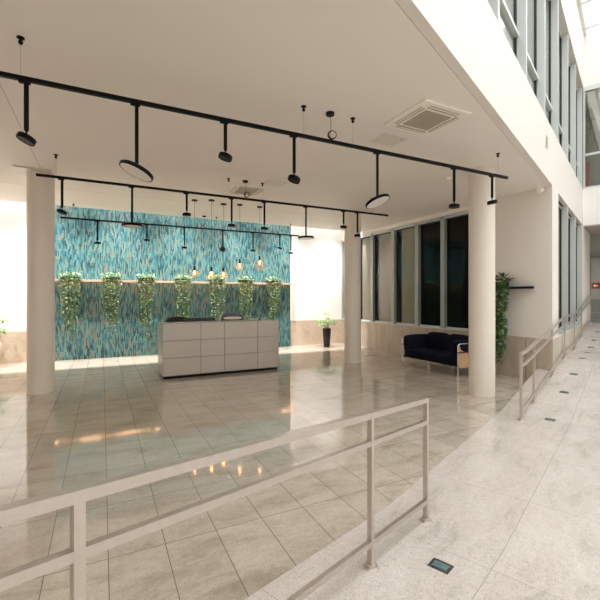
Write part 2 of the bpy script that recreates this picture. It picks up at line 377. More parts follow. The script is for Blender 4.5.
# office behind the windows: dim room
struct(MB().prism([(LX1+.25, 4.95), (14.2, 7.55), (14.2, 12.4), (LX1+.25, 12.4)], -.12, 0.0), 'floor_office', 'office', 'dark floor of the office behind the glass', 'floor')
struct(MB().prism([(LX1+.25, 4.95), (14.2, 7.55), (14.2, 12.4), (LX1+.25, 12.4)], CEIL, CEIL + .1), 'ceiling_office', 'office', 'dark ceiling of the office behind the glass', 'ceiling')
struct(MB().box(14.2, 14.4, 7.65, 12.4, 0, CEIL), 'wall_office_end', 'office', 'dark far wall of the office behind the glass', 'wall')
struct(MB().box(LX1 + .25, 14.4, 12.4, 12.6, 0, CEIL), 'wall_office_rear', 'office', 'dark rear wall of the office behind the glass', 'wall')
def office_chair(x, y, rz, label, hub=0.0):
    t = empty('office_chair', (x, y, 0), rz, label, 'chair', 'office chairs')
    MB().cushion(0, 0, .47, .46, .46, .09, 4).build('seat', 'blackm', t, smooth=True)
    MB().cushion(0, .24, .80, .44, .08, .52, 4).build('backrest', 'blackm', t, smooth=True)
    MB().tube([(0, 0, .42), (0, 0, .10)], .025).build('gas_lift', 'chrome', t); MB().tube([(0, .2, .45), (0, .26, .60)], .018).build('back_bracket', 'chrome', t)
    b = MB()
    for k in range(5):
        a = 2*PI*k/5; b.tube([(0, 0, .11), (.28*math.cos(a), .28*math.sin(a), .06)], .018)
        b.lathe([(.03, -.012), (.03, .012)], 12, Matrix.Translation((.28*math.cos(a), .28*math.sin(a), .03)) @ Matrix.Rotation(PI/2, 4, 'X'))
    b.build('base', 'chrome', t, smooth=True); return t
office_chair(8.75, 8.1, 0.4, 'dark office chair seen through the first dark pane')
t = empty('office_table', (9.0, 7.1, 0), 0, 'dark trestle table seen through the near dark pane', 'table')
MB().box(-.4, .4, -.7, .7, .72, .75).build('tabletop', 'shelfwood', t)
for sx in (-1, 1):
    for sy in (-1, 1): MB().tube([(sx*.3, sy*.62, 0.01), (sx*.05, sy*.3, .72)], .015).build('leg', 'chrome', t)

# ------------------------------------------------------------------ corridor walls
def cbox(s0, s1, n0, n1, z0, z1): return MB().box(s0, s1, n0, n1, z0, z1)
sC = LX1 * math.cos(CA) + ys * math.sin(CA)   # where the lobby's right wall meets the corridor
struct(MB().box(SX, 14.7, WN, 1.348, CEIL - .0, 4.93), 'wall_fascia', 'paint', 'bright white fascia band above the lobby opening', 'wall', rotz=CA)
w = MB().box(sC + .27, 9.78, WN, 1.45, 0, CEIL).box(9.78, 14.5, WN, 1.45, 0, 0.86).box(14.5, 17.2, WN, 1.45, 0, CEIL + .3)
struct(w, 'wall_corridor_left', 'paint', 'white pier and low wall beside the upper handrail', 'wall', rotz=CA)
struct(MB().box(sC, 16.9, WN - .014, WN, 0, 0.84), 'baseboard_corridor', stone('stone plinth corridor', (0.56, 0.48, 0.39), (0.47, 0.40, 0.32), (0.64, 0.56, 0.47), (0.62, 2.0), (0.2, -1.0), 0.35, 0.003, (0.25, 0.21, 0.17), 0.35, 'XZ'),
       'stone base under the corridor windows', 'baseboard', rotz=CA)
struct(MB().box(9.78, 14.5, WN - .01, WN + .12, 0.861, 0.885), 'trim_2', 'alu', 'pale sill under the corridor windows', 'sill', rotz=CA)
def cwindow(num, s0, s1, z0, z1, label, transom=None, gl='glass', fin=0.055, frost=False):
    x, y, _ = cw(s0, WN)
    w = empty('window_%d' % num, (x, y, z0), CA, label, 'window', kind='structure')
    W = s1 - s0; Hh = z1 - z0
    MB().box(W - fin, W, 0.0, .20, 0, Hh).build('mullion', 'alu', w)
    MB().box(0, W - fin, .13, .18, Hh - .06, Hh).box(0, W - fin, .13, .18, 0, .05).build('frame', 'alu', w)
    MB().box(0, .03, .125, .16, .05, Hh - .06).box(W - fin - .03, W - fin, .125, .16, .05, Hh - .06).build('gasket', 'gasket', w)
    if transom:
        MB().box(0, W - fin, .095, .18, transom - z0 - .03, transom - z0 + .03).build('transom', 'alu', w)
    MB().box(.02, W - fin - .02, .145, .151, .05, Hh - .06).build('glass', gl, w)
    return w
low = [9.78, 11.33, 12.90, 14.5]
for i in range(3): cwindow(7 + i, low[i], low[i+1], .886, CEIL, 'tall ground floor corridor window, number %d counted from the near pier' % (i+1), gl='glass_dark')
up = [2.05 + 1.55*k for k in range(9)]
for i in range(8): cwindow(10 + i, up[i] , up[i+1] if i < 7 else 14.5, 4.93, 7.95, 'upper floor atrium window, number %d counted from the camera end' % (i+1), transom=5.6)
struct(MB().box(SX, up[0], WN, 1.5, 4.93, 7.95), 'wall_upper', 'paint', 'white upper wall before the first atrium window', 'wall', rotz=CA)
struct(MB().box(SX, 14.7, WN - .02, 1.5, 7.95, 9.6), 'wall_cornice', 'paint', 'white wall band between the upper windows and skylight', 'wall', rotz=CA)
# upper room behind those windows
r = MB().box(SX, 14.7, 1.5, 6.0, 7.95, 8.15).box(SX, 14.7, 5.8, 6.0, 4.5, 7.95).box(SX, 14.7, 1.40, 6.0, 4.5, 4.6).box(SX-.2, SX, 1.3, 6, 4.5, 8.15)
struct(r, 'wall_upper_room', plain('upper room paint', (0.84, 0.86, 0.80), 0.7), 'pale rooms behind the upper atrium windows', 'wall', rotz=CA)
# far end of the atrium
FS = 14.7
struct(MB().box(FS, FS + .3, SN, WN, 3.84, 4.95), 'wall_far', 'white', 'white band across the far end of the corridor', 'wall', rotz=CA)
struct(MB().box(FS, FS + .3, SN, WN + .25, 8.03, 9.6), 'wall_far_top', 'white', 'white wall under the skylight at the far end', 'wall', rotz=CA)
x, y, _ = cw(FS, 0)
w = empty('window_18', (x, y, 4.95), CA, 'wide upper window across the far end of the atrium', 'window', kind='structure')
MB().box(0.0, .12, SN, WN, 2.95, 3.08).box(0, .12, SN, WN, 0, .05).box(0.0, .12, WN - .05, WN, .05, 2.95).build('frame', 'alu', w)
MB().box(-.02, .12, SN, WN - .05, 0.98, 1.05).build('transom', 'alu', w)
MB().box(.05, .056, SN, WN - .05, .05, 2.95).build('glass', 'glass', w)
struct(MB().box(18.6, 18.8, SN, 4, 4.5, 8.6).box(FS + .3, 18.8, SN, 4, 4.55, 4.75), 'wall_far_room', 'brown', 'brown panelled wall behind the far upper window', 'wall', rotz=CA)
struct(MB().box(FS + .3, 18.8, SN, 4, 8.4, 8.6).box(FS+.3, 18.8, 3.8, 4, 4.5, 8.6), 'ceiling_far_room', 'brown', 'brown ceiling behind the far upper window', 'ceiling', rotz=CA)
bm_ = MB(); bm_.profile([(15.6, 8.4), (16.1, 8.4), (16.1, 7.9), (15.6, 7.9)], SN, 1.2)
tag(bm_.build('ceiling_beam', 'paint', rotz=CA), 'cream ceiling beam behind the far upper window', 'beam')
b2 = MB(); bm = b2.bm
vs = [bm.verts.new(p) for p in ((15.5, 1.25, 8.3), (15.5, .85, 8.3), (15.5, .05, 4.8), (15.5, .40, 4.8), (15.8, 1.25, 8.3), (15.8, .85, 8.3), (15.8, .05, 4.8), (15.8, .40, 4.8))]
for q in ((0,1,2,3), (7,6,5,4), (0,4,5,1), (1,5,6,2), (2,6,7,3), (3,7,4,0)): bm.faces.new([vs[i] for i in q])
tag(b2.build('slanting_column', 'paint', rotz=CA), 'cream slanting strut behind the far upper window', 'strut')
tag(MB().box(15.15, 15.2, 1.12, 1.20, 4.76, 5.86).build('wall_panel', 'red', rotz=CA), 'dark red panel in the corner of the far upper window', 'panel')
# recess with the grey-green door wall
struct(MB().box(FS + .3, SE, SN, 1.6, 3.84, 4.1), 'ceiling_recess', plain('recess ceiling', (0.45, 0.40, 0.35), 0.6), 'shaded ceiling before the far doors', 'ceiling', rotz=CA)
struct(MB().box(17.05, 17.2, SN, WN, 0.8, 3.84), 'wall_end', 'greygreen', 'grey green wall at the far end of the corridor', 'wall', rotz=CA)
x, y, _ = cw(17.05, 0.55)
d = empty('door_1', (x, y, 0.811), CA, 'grey green door under a dark head rail at the corridor end', 'door', kind='structure')
MB().box(-.05, 0, -.75, .68, .0, 2.2).build('door_leaf', 'greygreen', d)
MB().box(-.065, -.05, -.75, .68, .10, .78).build('lower_panel', 'greydark', d)
MB().box(-.07, -.05, -.75, .68, .02, .08).box(-.075, -.05, -.75, .68, .30, .34).build('kick_rail', 'grey', d)
MB().box(-.16, 0, -2.0, .68, 2.25, 2.36).build('head_rail', 'greydark', d)
x, y, _ = cw(16.99, 1.08, 2.08)
sg = empty('fire_sign', (x, y, 2.06), CA, 'small red square sign with a white arrow at the corridor end', 'sign')
MB().box(-.02, .01, -.11, .11, -.10, .10).build('panel', 'redsign', sg)
a = MB(); bm = a.bm
for poly in ([(-.03, .02), (-.03, -.02), (.05, -.02), (.05, .02)], [(-.09, 0), (-.02, -.06), (-.02, .06)]):
    q = [bm.verts.new((-.022, -p[0], p[1])) for p in poly]; q2 = [bm.verts.new((-.025, -p[0], p[1])) for p in poly]
    bm.faces.new(q); bm.faces.new(q2)
    for i in range(len(q)): bm.faces.new([q[i], q[(i+1) % len(q)], q2[(i+1) % len(q)], q2[i]])
a.build('arrow', 'signwhite', sg)
x, y, _ = cw(16.99, .86, 1.95)
sg = tag(MB().box(-.03, .01, -.09, .09, -.12, .12, .006).build('call_box', 'cream', loc=(x, y, 1.88), rotz=CA), 'small pale box on the end wall beside the red sign', 'call box')
# unseen side of the atrium, its glazed facade added to bring daylight into the lobby
wr = MB().box(SX, SE, SN - .2, SN, -.12, .5).box(SX, SE, SN - .2, SN, 9.2, 9.6)
for k in range(15): wr.box(SX + k*1.93 - .06, SX + k*1.93 + .06, SN - .2, SN, .5, 9.2)
for z_ in (3.2, 6.2): wr.box(SX, SE, SN - .14, SN - .06, z_ - .04, z_ + .04)
struct(wr, 'wall_atrium_right', 'white', 'unseen glazed white framed facade added on the right of the corridor for daylight', 'wall', rotz=CA)
fx, fy_, _ = cw(SX, SN - .1)
struct(MB().box(0, SE - SX, 0, .006, .5, 9.2), 'window_19', thin_glass('added facade glass', (0.62, 0.63, 0.62), 1.5), 'tinted glass of the unseen facade added on the right of the corridor', 'window', rotz=CA, loc=(fx, fy_, 0))  # added pane, tinted to weaken the side daylight
struct(MB().box(SX - 10, SE + 10, SN - 40, SN - .2, -.3, -.12), 'ground', plain('pale paving outside', (.42, .40, .37), .8), 'unseen pale paving added beyond the facade for its daylight', 'ground', rotz=CA)  # unseen ground added to shape the daylight through the facade
struct(MB().box(SX - .2, SX, SN, 6, -.12, 9.6), 'wall_atrium_near', 'white', 'white wall closing the near end of the corridor', 'wall', rotz=CA)
struct(MB().box(SE, SE + .2, SN, 1.6, 0, 4.2), 'wall_recess_end', 'greygreen', 'wall behind the far doors', 'wall', rotz=CA)
# skylight
sk = empty('skylight', cw(0, 0, 9.6), CA, 'glazed atrium roof with white beams', 'skylight', kind='structure')
for k in range(17):
    s = 14.35 - 1.3 * k
    if s < SX: break
    MB().box(s - .05, s + .05, SN, WN - .02, -.02, .16).build('beam', 'alu', sk)
MB().box(SX, FS, WN - .10, WN - .02, -.01, .15).box(SX, FS, -1.70, -1.60, -.01, .15).box(SX, FS, SN, SN + .08, -.01, .15).build('edge_beam', 'white', sk)
MB().box(SX, FS + .2, SN, WN, .165, .175).build('glass', 'skyglass', sk)

# ------------------------------------------------------------------ columns
def column(x, y, lab, cap=False):
    c = empty('column', (x, y, 0), 0, lab, 'column', kind='structure')
    MB().lathe([(.208, 0), (.208, CEIL)], 64).build('shaft', 'column', c, smooth=True)
    if cap: MB().box(-.36, .18, -.30, .20, CEIL - .02, CEIL - .001).build('ceiling_plate', 'column', c)
column(-.962, 8.225, 'round beige column standing left of the mosaic wall', True)
column(5.725, 8.425, 'round beige column between the desk and the window band')
column(5.80, 4.645, 'round pale column standing beside the sofa and the trailing plant')

# ------------------------------------------------------------------ handrails
def rail_path(prof, z, hw, hh):                # square tube following the ramp
    b = MB(); bm = b.bm; rings = []
    for s in prof:
        c = hz(s) + z
        rings.append([bm.verts.new((s, n, c + q)) for n, q in ((-hw, -hh), (hw, -hh), (hw, hh), (-hw, hh))])
    for A, B in zip(rings, rings[1:]):
        for i in range(4): bm.faces.new([A[i], A[(i+1) % 4], B[(i+1) % 4], B[i]])
    bm.faces.new(rings[0]); bm.faces.new(rings[-1][::-1]); return b
def handrail(posts, label, n=1.2):
    x, y, _ = cw(0, n)
    t = empty('handrail', (x, y, 0), CA, label, 'handrail', 'steel ramp handrails')
    lo, hi = min(posts), max(posts)
    br = sorted([lo - .016, hi + .016] + [s for s in (2.85, 6.3, 10.2, 12.0) if lo < s < hi])
    def cut(a, b): return br
    rail_path(br, .90, .018, .018).build('top_rail', 'steel', t)
    rail_path(br, .735, .014, .0155).build('middle_rail', 'steel', t)
    rail_path(br, .145, .014, .0155).build('bottom_rail', 'steel', t)
    for s in posts:
        h = hz(s)
        p = MB().box(s - .0155, s + .0155, -.0155, .0155, h, h + .882).build('post', 'steel', t)
        MB().lathe([(.047, 0), (.047, .008), (.042, .014), (.03, .016), (.03, .03), (.0285, .034)], 24, Matrix.Translation((s, 0, h - .004))).build('foot_flange', 'steel', p, smooth=True)
handrail([-1.15, .44, 2.05, 2.85], 'steel handrail in the foreground beside the descending ramp')
handrail([6.02, 6.90, 8.58, 10.24, 12.0, 13.65, 16.28], 'steel handrail climbing beside the far ramp under the corridor windows')

# floor inlay lights
names = ['nearest, in front of the foreground handrail', 'at the start of the far handrail', 'second beside the far handrail', 'third beside the far handrail', 'fourth beside the far handrail',
         'fifth, on the landing', 'sixth, just past the landing', 'seventh, high on the far ramp', 'last, near the end doors']
for s, nm in zip([2.37, 6.30, 7.68, 8.93, 10.5, 11.60, 12.45, 13.4, 14.7], names):
    x, y, _ = cw(s, .905); s0 = hz(s - .05); s1 = hz(s + .05)
    o = empty('floor_light', (x, y, hz(s)), CA, 'small rectangular glass floor light set in pale granite, ' + nm, 'floor light', 'glass lights set in the corridor floor')
    o.rotation_euler = (Matrix.Rotation(CA, 4, 'Z') @ Matrix.Rotation(-math.atan2(s1 - s0, .1), 4, 'Y')).to_euler()
    MB().box(-.055, .055, -.062, .062, -.01, .003).build('frame', 'inlay_frame', o)
    MB().box(-.034, .034, -.044, .044, -.008, .005).build('glass', 'inlay_glass', o)

# ------------------------------------------------------------------ tracks and their lamps
rt = Vector((math.sin(math.radians(63.4)), -math.cos(math.radians(63.4)), 0)); fw = Vector((math.cos(math.radians(63.4)), math.sin(math.radians(63.4)), 0))
TZ = 3.50
def make_lamp(big):
    L0 = (3.455 - 2.88) if big else .40
    t = empty('disc_lamp' if big else 'track_spotlight', (0, 0, 0))
    MB().box(-.045, .045, -.016, .016, -.035, -.017, .003).build('adapter', 'black', t)
    return t
def lamp(x, y, head_z, tilt, big, label, group):
    t = empty('disc_lamp' if big else 'track_spotlight', (x, y, TZ), 0, label, 'lamp', group)
    MB().box(-.055, .03, -.017, .017, -.038, -.016, .003).build('adapter', 'black', t)
    dz = head_z - TZ                                     # centre of the head
    lr, tf = tilt
    N = (Vector((0, 0, -1)) + rt * lr - fw * tf).normalized()
    R = Vector((0, 0, -1)).rotation_difference(N).to_matrix().to_4x4()
    if big:
        MB().tube([(0, 0, -.036), (0, 0, dz + .03)], .0165, 16).build('pole', 'black', t, smooth=True)
        h = MB().lathe([(.05, .024), (.145, .020), (.158, .010), (.158, -.018), (.150, -.020), (.148, -.016)], 48, R).build('head', 'black', t, smooth=True)
        h.location = (0, 0, dz)
        MB().lathe([(.147, -.0185), (.146, -.015)], 48, R).build('diffuser', 'opal', h, smooth=True)
    else:
        MB().tube([(0, 0, -.036), (0, 0, dz + .075), (0, 0, dz + .055), (0, 0, dz + .02)], [.0185, .0185, .007, .007], 16).build('pole', 'black', t, smooth=True)
        h = MB().lathe([(.02, .026), (.066, .021), (.071, .015), (.071, -.022), (.064, -.024), (.060, -.016)], 32, R).build('head', 'black', t, smooth=True)
        h.location = (0, 0, dz)
        MB().lathe([(.059, -.0185), (.058, -.015)], 32, R).build('lens', 'blackm', h, smooth=True)
    return t
TR = [(4.0, -5.6, 5.56, 'nearest track', [-0.61, 2.05, 2.72, 5.35], 2.40,
       [(-.57, 3.00, -.35, .25, 0), (.29, 2.853, -.38, .20, 1), (1.14, 3.12, -.28, .1, 0), (1.93, 2.996, -.35, .15, 0), (3.09, 2.872, .38, .18, 1), (4.43, 2.95, .0, .0, 0), (5.22, 3.09, .18, .0, 0)]),
      (7.05, -.885, 5.74, 'middle track', [-.63, 2.07, 2.73, 5.3], 2.39,
       [(-.55, 2.975, -.3, .2, 0), (.44, 2.85, .02, .0, 1), (1.32, 3.11, 0, 0, 0), (2.127, 2.985, -.05, 0, 0), (2.77, 2.98, -.1, 0, 0), (3.665, 2.865, .03, .0, 1), (4.56, 3.15, -.08, 0, 0), (4.915, 2.995, 0, 0, 0)]),
      (10.6, -.868, 5.27, 'rear track', [-.6, 2.77, 5.0], 2.44,
       [(-.096, 2.96, .05, 0, 0), (1.007, 3.10, 0, 0, 0), (1.927, 2.965, -.1, 0, 0), (2.945, 2.98, 0, 1.6, 0), (3.82, 2.985, -.12, 0, 0), (4.65, 3.10, -.25, 0, 0), (5.01, 2.975, 0, 0, 0)])]
ordn = ['first', 'second', 'third', 'fourth', 'fifth', 'sixth', 'seventh', 'eighth']
for Y, x0, x1, nm, hooks, feed, lamps in TR:
    t = empty('lighting_track', (0, Y, TZ), 0, 'long straight black ceiling track, the %s' % {'nearest track': 'one nearest the camera', 'middle track': 'middle one of three', 'rear track': 'one closest to the mosaic wall'}[nm],
              'lighting track', 'black suspended lighting tracks')
    MB().box(x0, x1, -.018, .018, -.018, .018).build('rail', 'black', t)
    for hx in hooks:
        a = MB().lathe([(.014, -.055), (.020, -.035), (.010, -.028), (.010, -.012), (.030, -.008), (.030, 0)], 20, Matrix.Translation((hx, 0, CEIL - TZ))).build('ceiling_anchor', 'black', t, smooth=True)
        MB().tube([(hx, 0, .018), (hx, 0, CEIL - TZ - .05)], .0013, 6).build('cable', 'grey', a)
    c = MB().lathe([(.048, -.032), (.050, -.028), (.050, 0)], 28, Matrix.Translation((feed, 0, CEIL - TZ))).build('feed_rose', 'black', t, smooth=True)
    MB().tube([(feed, 0, CEIL - TZ - .03), (feed + .01, 0, .22), (feed + .012, 0, .14), (feed, 0, .08), (feed - .01, 0, .018)], .0028, 8).build('cable', 'black', c, smooth=True)
    k = MB()
    for j in range(3):
        rr = .048 + .003 * (j - 1)
        k.tube([(feed + .03 + rt.x * rr * math.cos(a_) , rt.y * rr * math.cos(a_) + .006 * (j - 1), .085 + rr * math.sin(a_)) for a_ in [2*PI*i/28 for i in range(28)]], .0042, 8, True)
    k.build('cable_coil', 'black', c, smooth=True)
    kb = ks_ = 0
    for (x, z, lr, tf, big) in lamps:
        if big: lb = 'large flat black disc lamp, %s disc from the left on the %s' % (ordn[kb], nm); kb += 1
        else: lb = 'small black spotlight on a stem, %s small one from the left on the %s' % (ordn[ks_], nm); ks_ += 1
        lamp(x, Y, z, (lr, tf), big, lb, ('disc lamps' if big else 'small spotlights') + ' on the ' + nm)

# glass pendants over the desk
PD = [(1.846, 8.95, 2.36, 2.10, 'round', 'small round clear bulb pendant, leftmost over the desk'),
      (2.186, 8.78, 2.34, 2.07, 'drop', 'teardrop bulb pendant, second from the left over the desk'),
      (2.525, 9.02, 2.35, 2.09, 'round', 'round bulb pendant, middle of the five over the desk'),
      (2.885, 8.91, 2.55, 2.28, 'round', 'round bulb pendant hanging high, fourth from the left'),
      (3.384, 8.92, 2.65, 2.30, 'long', 'tallest pendant with elongated clear glass, rightmost over the desk')]
for x, y, zt, zb, kind, lb in PD:
    t = empty('pendant_lamp', (x, y, CEIL), 0, lb, 'pendant lamp', 'glass bulb pendants over the reception desk')
    MB().lathe([(.062, -.022), (.066, -.018), (.066, 0)], 28).build('ceiling_rose', 'black', t, smooth=True)
    MB().tube([(0, 0, -.02), (0, 0, zt - CEIL)], .003, 6).build('cord', 'black', t)
    MB().lathe([(.010, .005), (.021, 0), (.021, -.10), (.018, -.102)], 20, Matrix.Translation((0, 0, zt - CEIL))).build('socket', 'black', t, smooth=True)
    top = zt - CEIL - .095; Hg = zt - .095 - zb
    pr = []
    R0 = {'round': .10, 'drop': .085, 'long': .095}[kind]
    for i in range(17):
        u = i / 16
        if kind == 'round': rr = R0 * math.sin(PI * (0.10 + 0.90 * u)) ** 0.8 if u < 1 else .002
        elif kind == 'drop': rr = R0 * (0.22 + .78 * math.sin(PI/2 * min(1, u/.68))) * (1 if u < .68 else math.sqrt(max(0.0005, 1 - ((u - .68)/.32)**2)))
        else: rr = R0 * (0.22 + .78 * math.sin(PI/2 * min(1, u/.5))) * (1 if u < .5 else math.sqrt(max(0.0005, 1 - ((u - .5)/.5)**2.4)))
        pr.append((max(rr, .02 if u < .5 else .002), top - Hg * u))
    g = MB().lathe(pr[::-1], 28, cap=False).build('glass_bulb', 'bulbglass', t, smooth=True)
    fl = MB().tube([(0, 0, top + .01), (0, 0, top - .03)], .006, 8)
    for a_ in range(6):
        ca, sa = math.cos(a_*PI/3), math.sin(a_*PI/3)
        fl.tube([(.006*ca, .006*sa, top - .02), (.014*ca, .014*sa, top - .06), (.008*ca, .008*sa, top - .10)], .0025, 6)
    fl.build('filament', 'filament', t)
    ld = bpy.data.lights.new('pendant glow', 'POINT'); ld.energy = 0.8; ld.color = (1.0, .58, .28); ld.shadow_soft_size = .03
    lo = bpy.data.objects.new('pendant glow', ld); COL.objects.link(lo); lo.location = (0, 0, top - .07); lo.parent = t

# ceiling units
def cassette(x, y, lb):
    t = empty('air_conditioner', (x, y, CEIL), 0, lb, 'air conditioner', 'ceiling cassette units')
    b = MB(); b.box(-.36, .36, -.36, .36, -.028, -.001, .006); b.build('panel', 'cream', t)
    MB().box(-.20, .20, -.20, .20, -.036, -.028).build('intake_grille', 'grille', t)
    for k in range(4):
        m = Matrix.Rotation(k*PI/2, 4, 'Z'); q = bmesh.new(); qq = MB(); qq.box(-.23, .23, .245, .265, -.034, -.028).box(-.23, .23, .29, .30, -.034, -.028)
        bmesh.ops.transform(qq.bm, matrix=m, verts=qq.bm.verts); q.free()
        qq.build('air_slot', 'grille', t)
        q2 = MB(); q2.box(-.22, .22, .266, .289, -.033, -.028); bmesh.ops.transform(q2.bm, matrix=m, verts=q2.bm.verts); q2.build('flap', 'cream', t)
cassette(3.52, 3.60, 'square cream air conditioning cassette in the ceiling nearer the fascia')
cassette(2.60, 7.62, 'square cream air conditioning cassette in the ceiling above the desk pendants')
def hatch(x, y, lb, w=.22, l=.15):
    t = empty('access_hatch', (x, y, CEIL), 0, lb, 'hatch', 'ceiling access hatches')
    MB().box(-w, w, -l, l, -.008, 0).build('cover', 'hatch', t)
    MB().lathe([(.012, -.014), (.012, -.008)], 12, Matrix.Translation((w - .05, -l + .06, 0))).build('latch', 'grille', t)
hatch(3.53, 4.33, 'pale ceiling access hatch beside the nearer air conditioner', .20, .16)
hatch(2.95, 6.95, 'pale ceiling access hatch above the middle track', .20, .17)
j = MB()
for (a_, b_) in (((-.93, 1.3), (-.93, 8.0)),):
    j.box(a_[0] - .003, a_[0] + .003, a_[1], b_[1], CEIL - .0012, CEIL)
# a faint seam where the ceiling panels meet
for y_ in (9.2,): j.box(-6.9, 7.75, y_ - .003, y_ + .003, CEIL - .0012, CEIL)
struct(j, 'trim_3', 'grille', 'fine seams between the ceiling panels', 'seam')
# camera and detector
t = empty('security_camera', (7.70, 4.84, CEIL), 0, 'small white security camera in the ceiling corner above the shelf wall', 'camera')
MB().lathe([(.035, -.03), (.04, 0)], 20).build('mount', 'cream', t, smooth=True)
MB().lathe([(.045, -.05), (.05, -.04), (.05, .06), (.03, .07)], 20, Matrix.Translation((-.02, -.02, -.075)) @ Matrix.Rotation(1.2, 4, 'Y')).build('body', 'cream', t, smooth=True)
t = tag(MB().lathe([(.03, -.05), (.045, -.035), (.055, -.01), (.055, 0)], 24).build('smoke_detector', 'cream', loc=(5.62, 5.2, CEIL), smooth=True), 'small cream detector on the ceiling behind the right column', 'detector')
x, y, _ = cw(8.29, WN)
v = empty('wall_vent', (x, y, 4.47), CA, 'small square vent grille in the white fascia', 'vent')
MB().box(-.12, .12, -.012, 0, -.11, .11).build('frame', 'cream', v)
g = MB()
for k in range(6): g.box(-.10, .10, -.016, -.012, -.09 + k*.033, -.075 + k*.033)
g.build('grille', 'grey', v)
tag(MB().box(-.012, 0, -.04, .04, -.04, .04, .003).build('wall_socket', 'socket', loc=(LX1 - .018, 9.2, .46)), 'small metal socket plate in the stone base under the windows', 'socket')

# ------------------------------------------------------------------ reception desk
DX0, DX1, DY, DD, DH = 1.09, 3.64, 8.36, .72, 1.14
t = empty('reception_desk', (DX0, DY, 0), 0, 'long pale panelled reception desk in front of the mosaic wall', 'desk')
Wd = DX1 - DX0
MB().box(.03, Wd - .03, .03, DD - .03, 0, .055).build('plinth', 'black', t)
body = MB().box(.012, Wd - .012, .012, .05, .05, DH - .02).box(.004, .04, .03, DD, .05, DH - .02).box(Wd - .04, Wd - .004, .03, DD, .05, DH - .02)
body.build('carcass', 'desk_edge', t)
xs = [0, .765, 1.275, 2.035, Wd]; zs = [.06, .42, .775, DH - .012]
for i in range(4):
    for k in range(3): MB().box(xs[i] + .004, xs[i+1] - .004, 0, .014, zs[k] + .003, zs[k+1] - .003, .002).build('front_panel', 'desk', t)
for k in range(3):
    MB().box(-.002, .006, .016, DD, zs[k] + .003, zs[k+1] - .003).build('side_panel', 'desk', t)
    MB().box(Wd - .006, Wd + .002, .016, DD, zs[k] + .003, zs[k+1] - .003).build('side_panel', 'desk', t)
MB().box(-.002, Wd + .002, 0, .30, DH - .012, DH, .002).build('counter_top', 'desk', t)
MB().box(.04, Wd - .04, .05, DD + .0, .72, .75).build('work_surface', 'desk', t)
# things at the desk
mo = empty('monitor', (1.95, 8.86, .75), 0, 'black screen showing just above the desk counter', 'monitor')
MB().box(-.34, .34, -.012, .018, .08, .458, .004).build('screen', 'monitor', mo)
MB().tube([(0, .03, .0), (0, .03, .25)], .018).build('stand', 'monitor', mo); MB().lathe([(.11, 0), (.11, .012)], 24, Matrix.Translation((0, .03, 0))).build('base', 'monitor', mo, smooth=True)
def desk_chair(x, y, top, mat, wid, lb):
    t = empty('desk_chair', (x, y, 0), 0, lb, 'chair', 'swivel chairs behind the desk')
    MB().cushion(0, .0, .48, .48, .46, .09, 4).build('seat', mat, t, smooth=True)
    MB().cushion(0, .26, top - .28, wid, .09, .56, 3.2, 9).build('backrest', mat, t, smooth=True)
    MB().tube([(0, 0, .45), (0, 0, .09)], .025).build('gas_lift', 'chrome', t); MB().tube([(0, .2, .45), (0, .30, .7)], .02).build('back_bracket', 'chrome', t)
    b = MB()
    for k in range(5):
        a = 2*PI*k/5 + .3; b.tube([(0, 0, .10), (.27*math.cos(a), .27*math.sin(a), .06)], .018)
        b.lathe([(.03, -.012), (.03, .012)], 12, Matrix.Translation((.27*math.cos(a), .27*math.sin(a), .03)) @ Matrix.Rotation(PI/2, 4, 'X'))
    b.build('base', 'chrome', t, smooth=True)
    return t
c = desk_chair(2.93, 9.42, 1.275, 'chairblue', .60, 'slate blue swivel chair with rounded back behind the desk')
MB().cushion(0, .205, 1.14, .46, .03, .07, 3, 5).build('headrest_trim', 'cream', c, smooth=True)
desk_chair(1.60, 9.50, 1.205, 'blackm', .55, 'black swivel chair behind the left end of the desk')
o = tag(MB().lathe([(.035, 0), (.035, .008), (.012, .012), (.012, .05), (.02, .06)], 20).build('desk_bell', 'black', loc=(3.22, 8.50, DH), smooth=True), 'tiny black bell on the desk counter towards its right end', 'bell')

# ------------------------------------------------------------------ sofa
so = empty('sofa', (6.53, 6.64, 0), -PI/2, 'navy two seat sofa with steel tube frame and oak sides under the windows', 'sofa')
SW, SD = 1.68, .82
def side_tube(x):
    r = .07; P = [(x, 0, 0)]
    for i in range(7): a = PI - i*PI/12; P.append((x, r + r*math.cos(a), .70 - r + r*math.sin(a)))
    for i in range(7): a = PI/2 - i*PI/12; P.append((x, SD - r + r*math.cos(a), .70 - r + r*math.sin(a)))
    P.append((x, SD, 0)); return P
for sx in (-1, 1):
    MB().tube(side_tube(sx*SW/2), .012, 10).build('side_frame', 'chrome', so, smooth=True)
    MB().box(sx*(SW/2 - .022) - .006, sx*(SW/2 - .022) + .006, .05, SD - .02, .20, .66, .003).build('side_panel', 'oak', so)
    MB().box(min(sx*(SW/2 - .016), sx*(SW/2 + .016)), max(sx*(SW/2 - .016), sx*(SW/2 + .016)), -.014, SD + .01, .515, .535).build('strap', 'blackm', so)
    m = Matrix.Translation((sx*(SW/2 - .115), SD/2 - .03, .55)) @ Matrix.Rotation(sx*.06, 4, 'Y')
    MB().cushion(0, 0, 0, .20, .76, .42, 6, 7, m).build('arm_cushion', 'navy', so, smooth=True)
MB().box(-SW/2 + .04, SW/2 - .04, SD - .04, SD - .028, .22, .66).build('back_panel', 'oak', so)
MB().box(-SW/2 + .03, SW/2 - .03, .02, SD - .04, .225, .27).build('seat_frame', 'black', so)
for x in (0,):
    MB().tube([(x, .03, 0), (x, .03, .23)], .010, 10).build('leg', 'chrome', so, smooth=True); MB().tube([(x, SD - .05, 0), (x, SD - .05, .23)], .010, 10).build('leg', 'chrome', so, smooth=True)
MB().cushion(0, .36, .335, SW - .05, .80, .21, 8, 9).build('seat_cushion', 'navy', so, smooth=True)
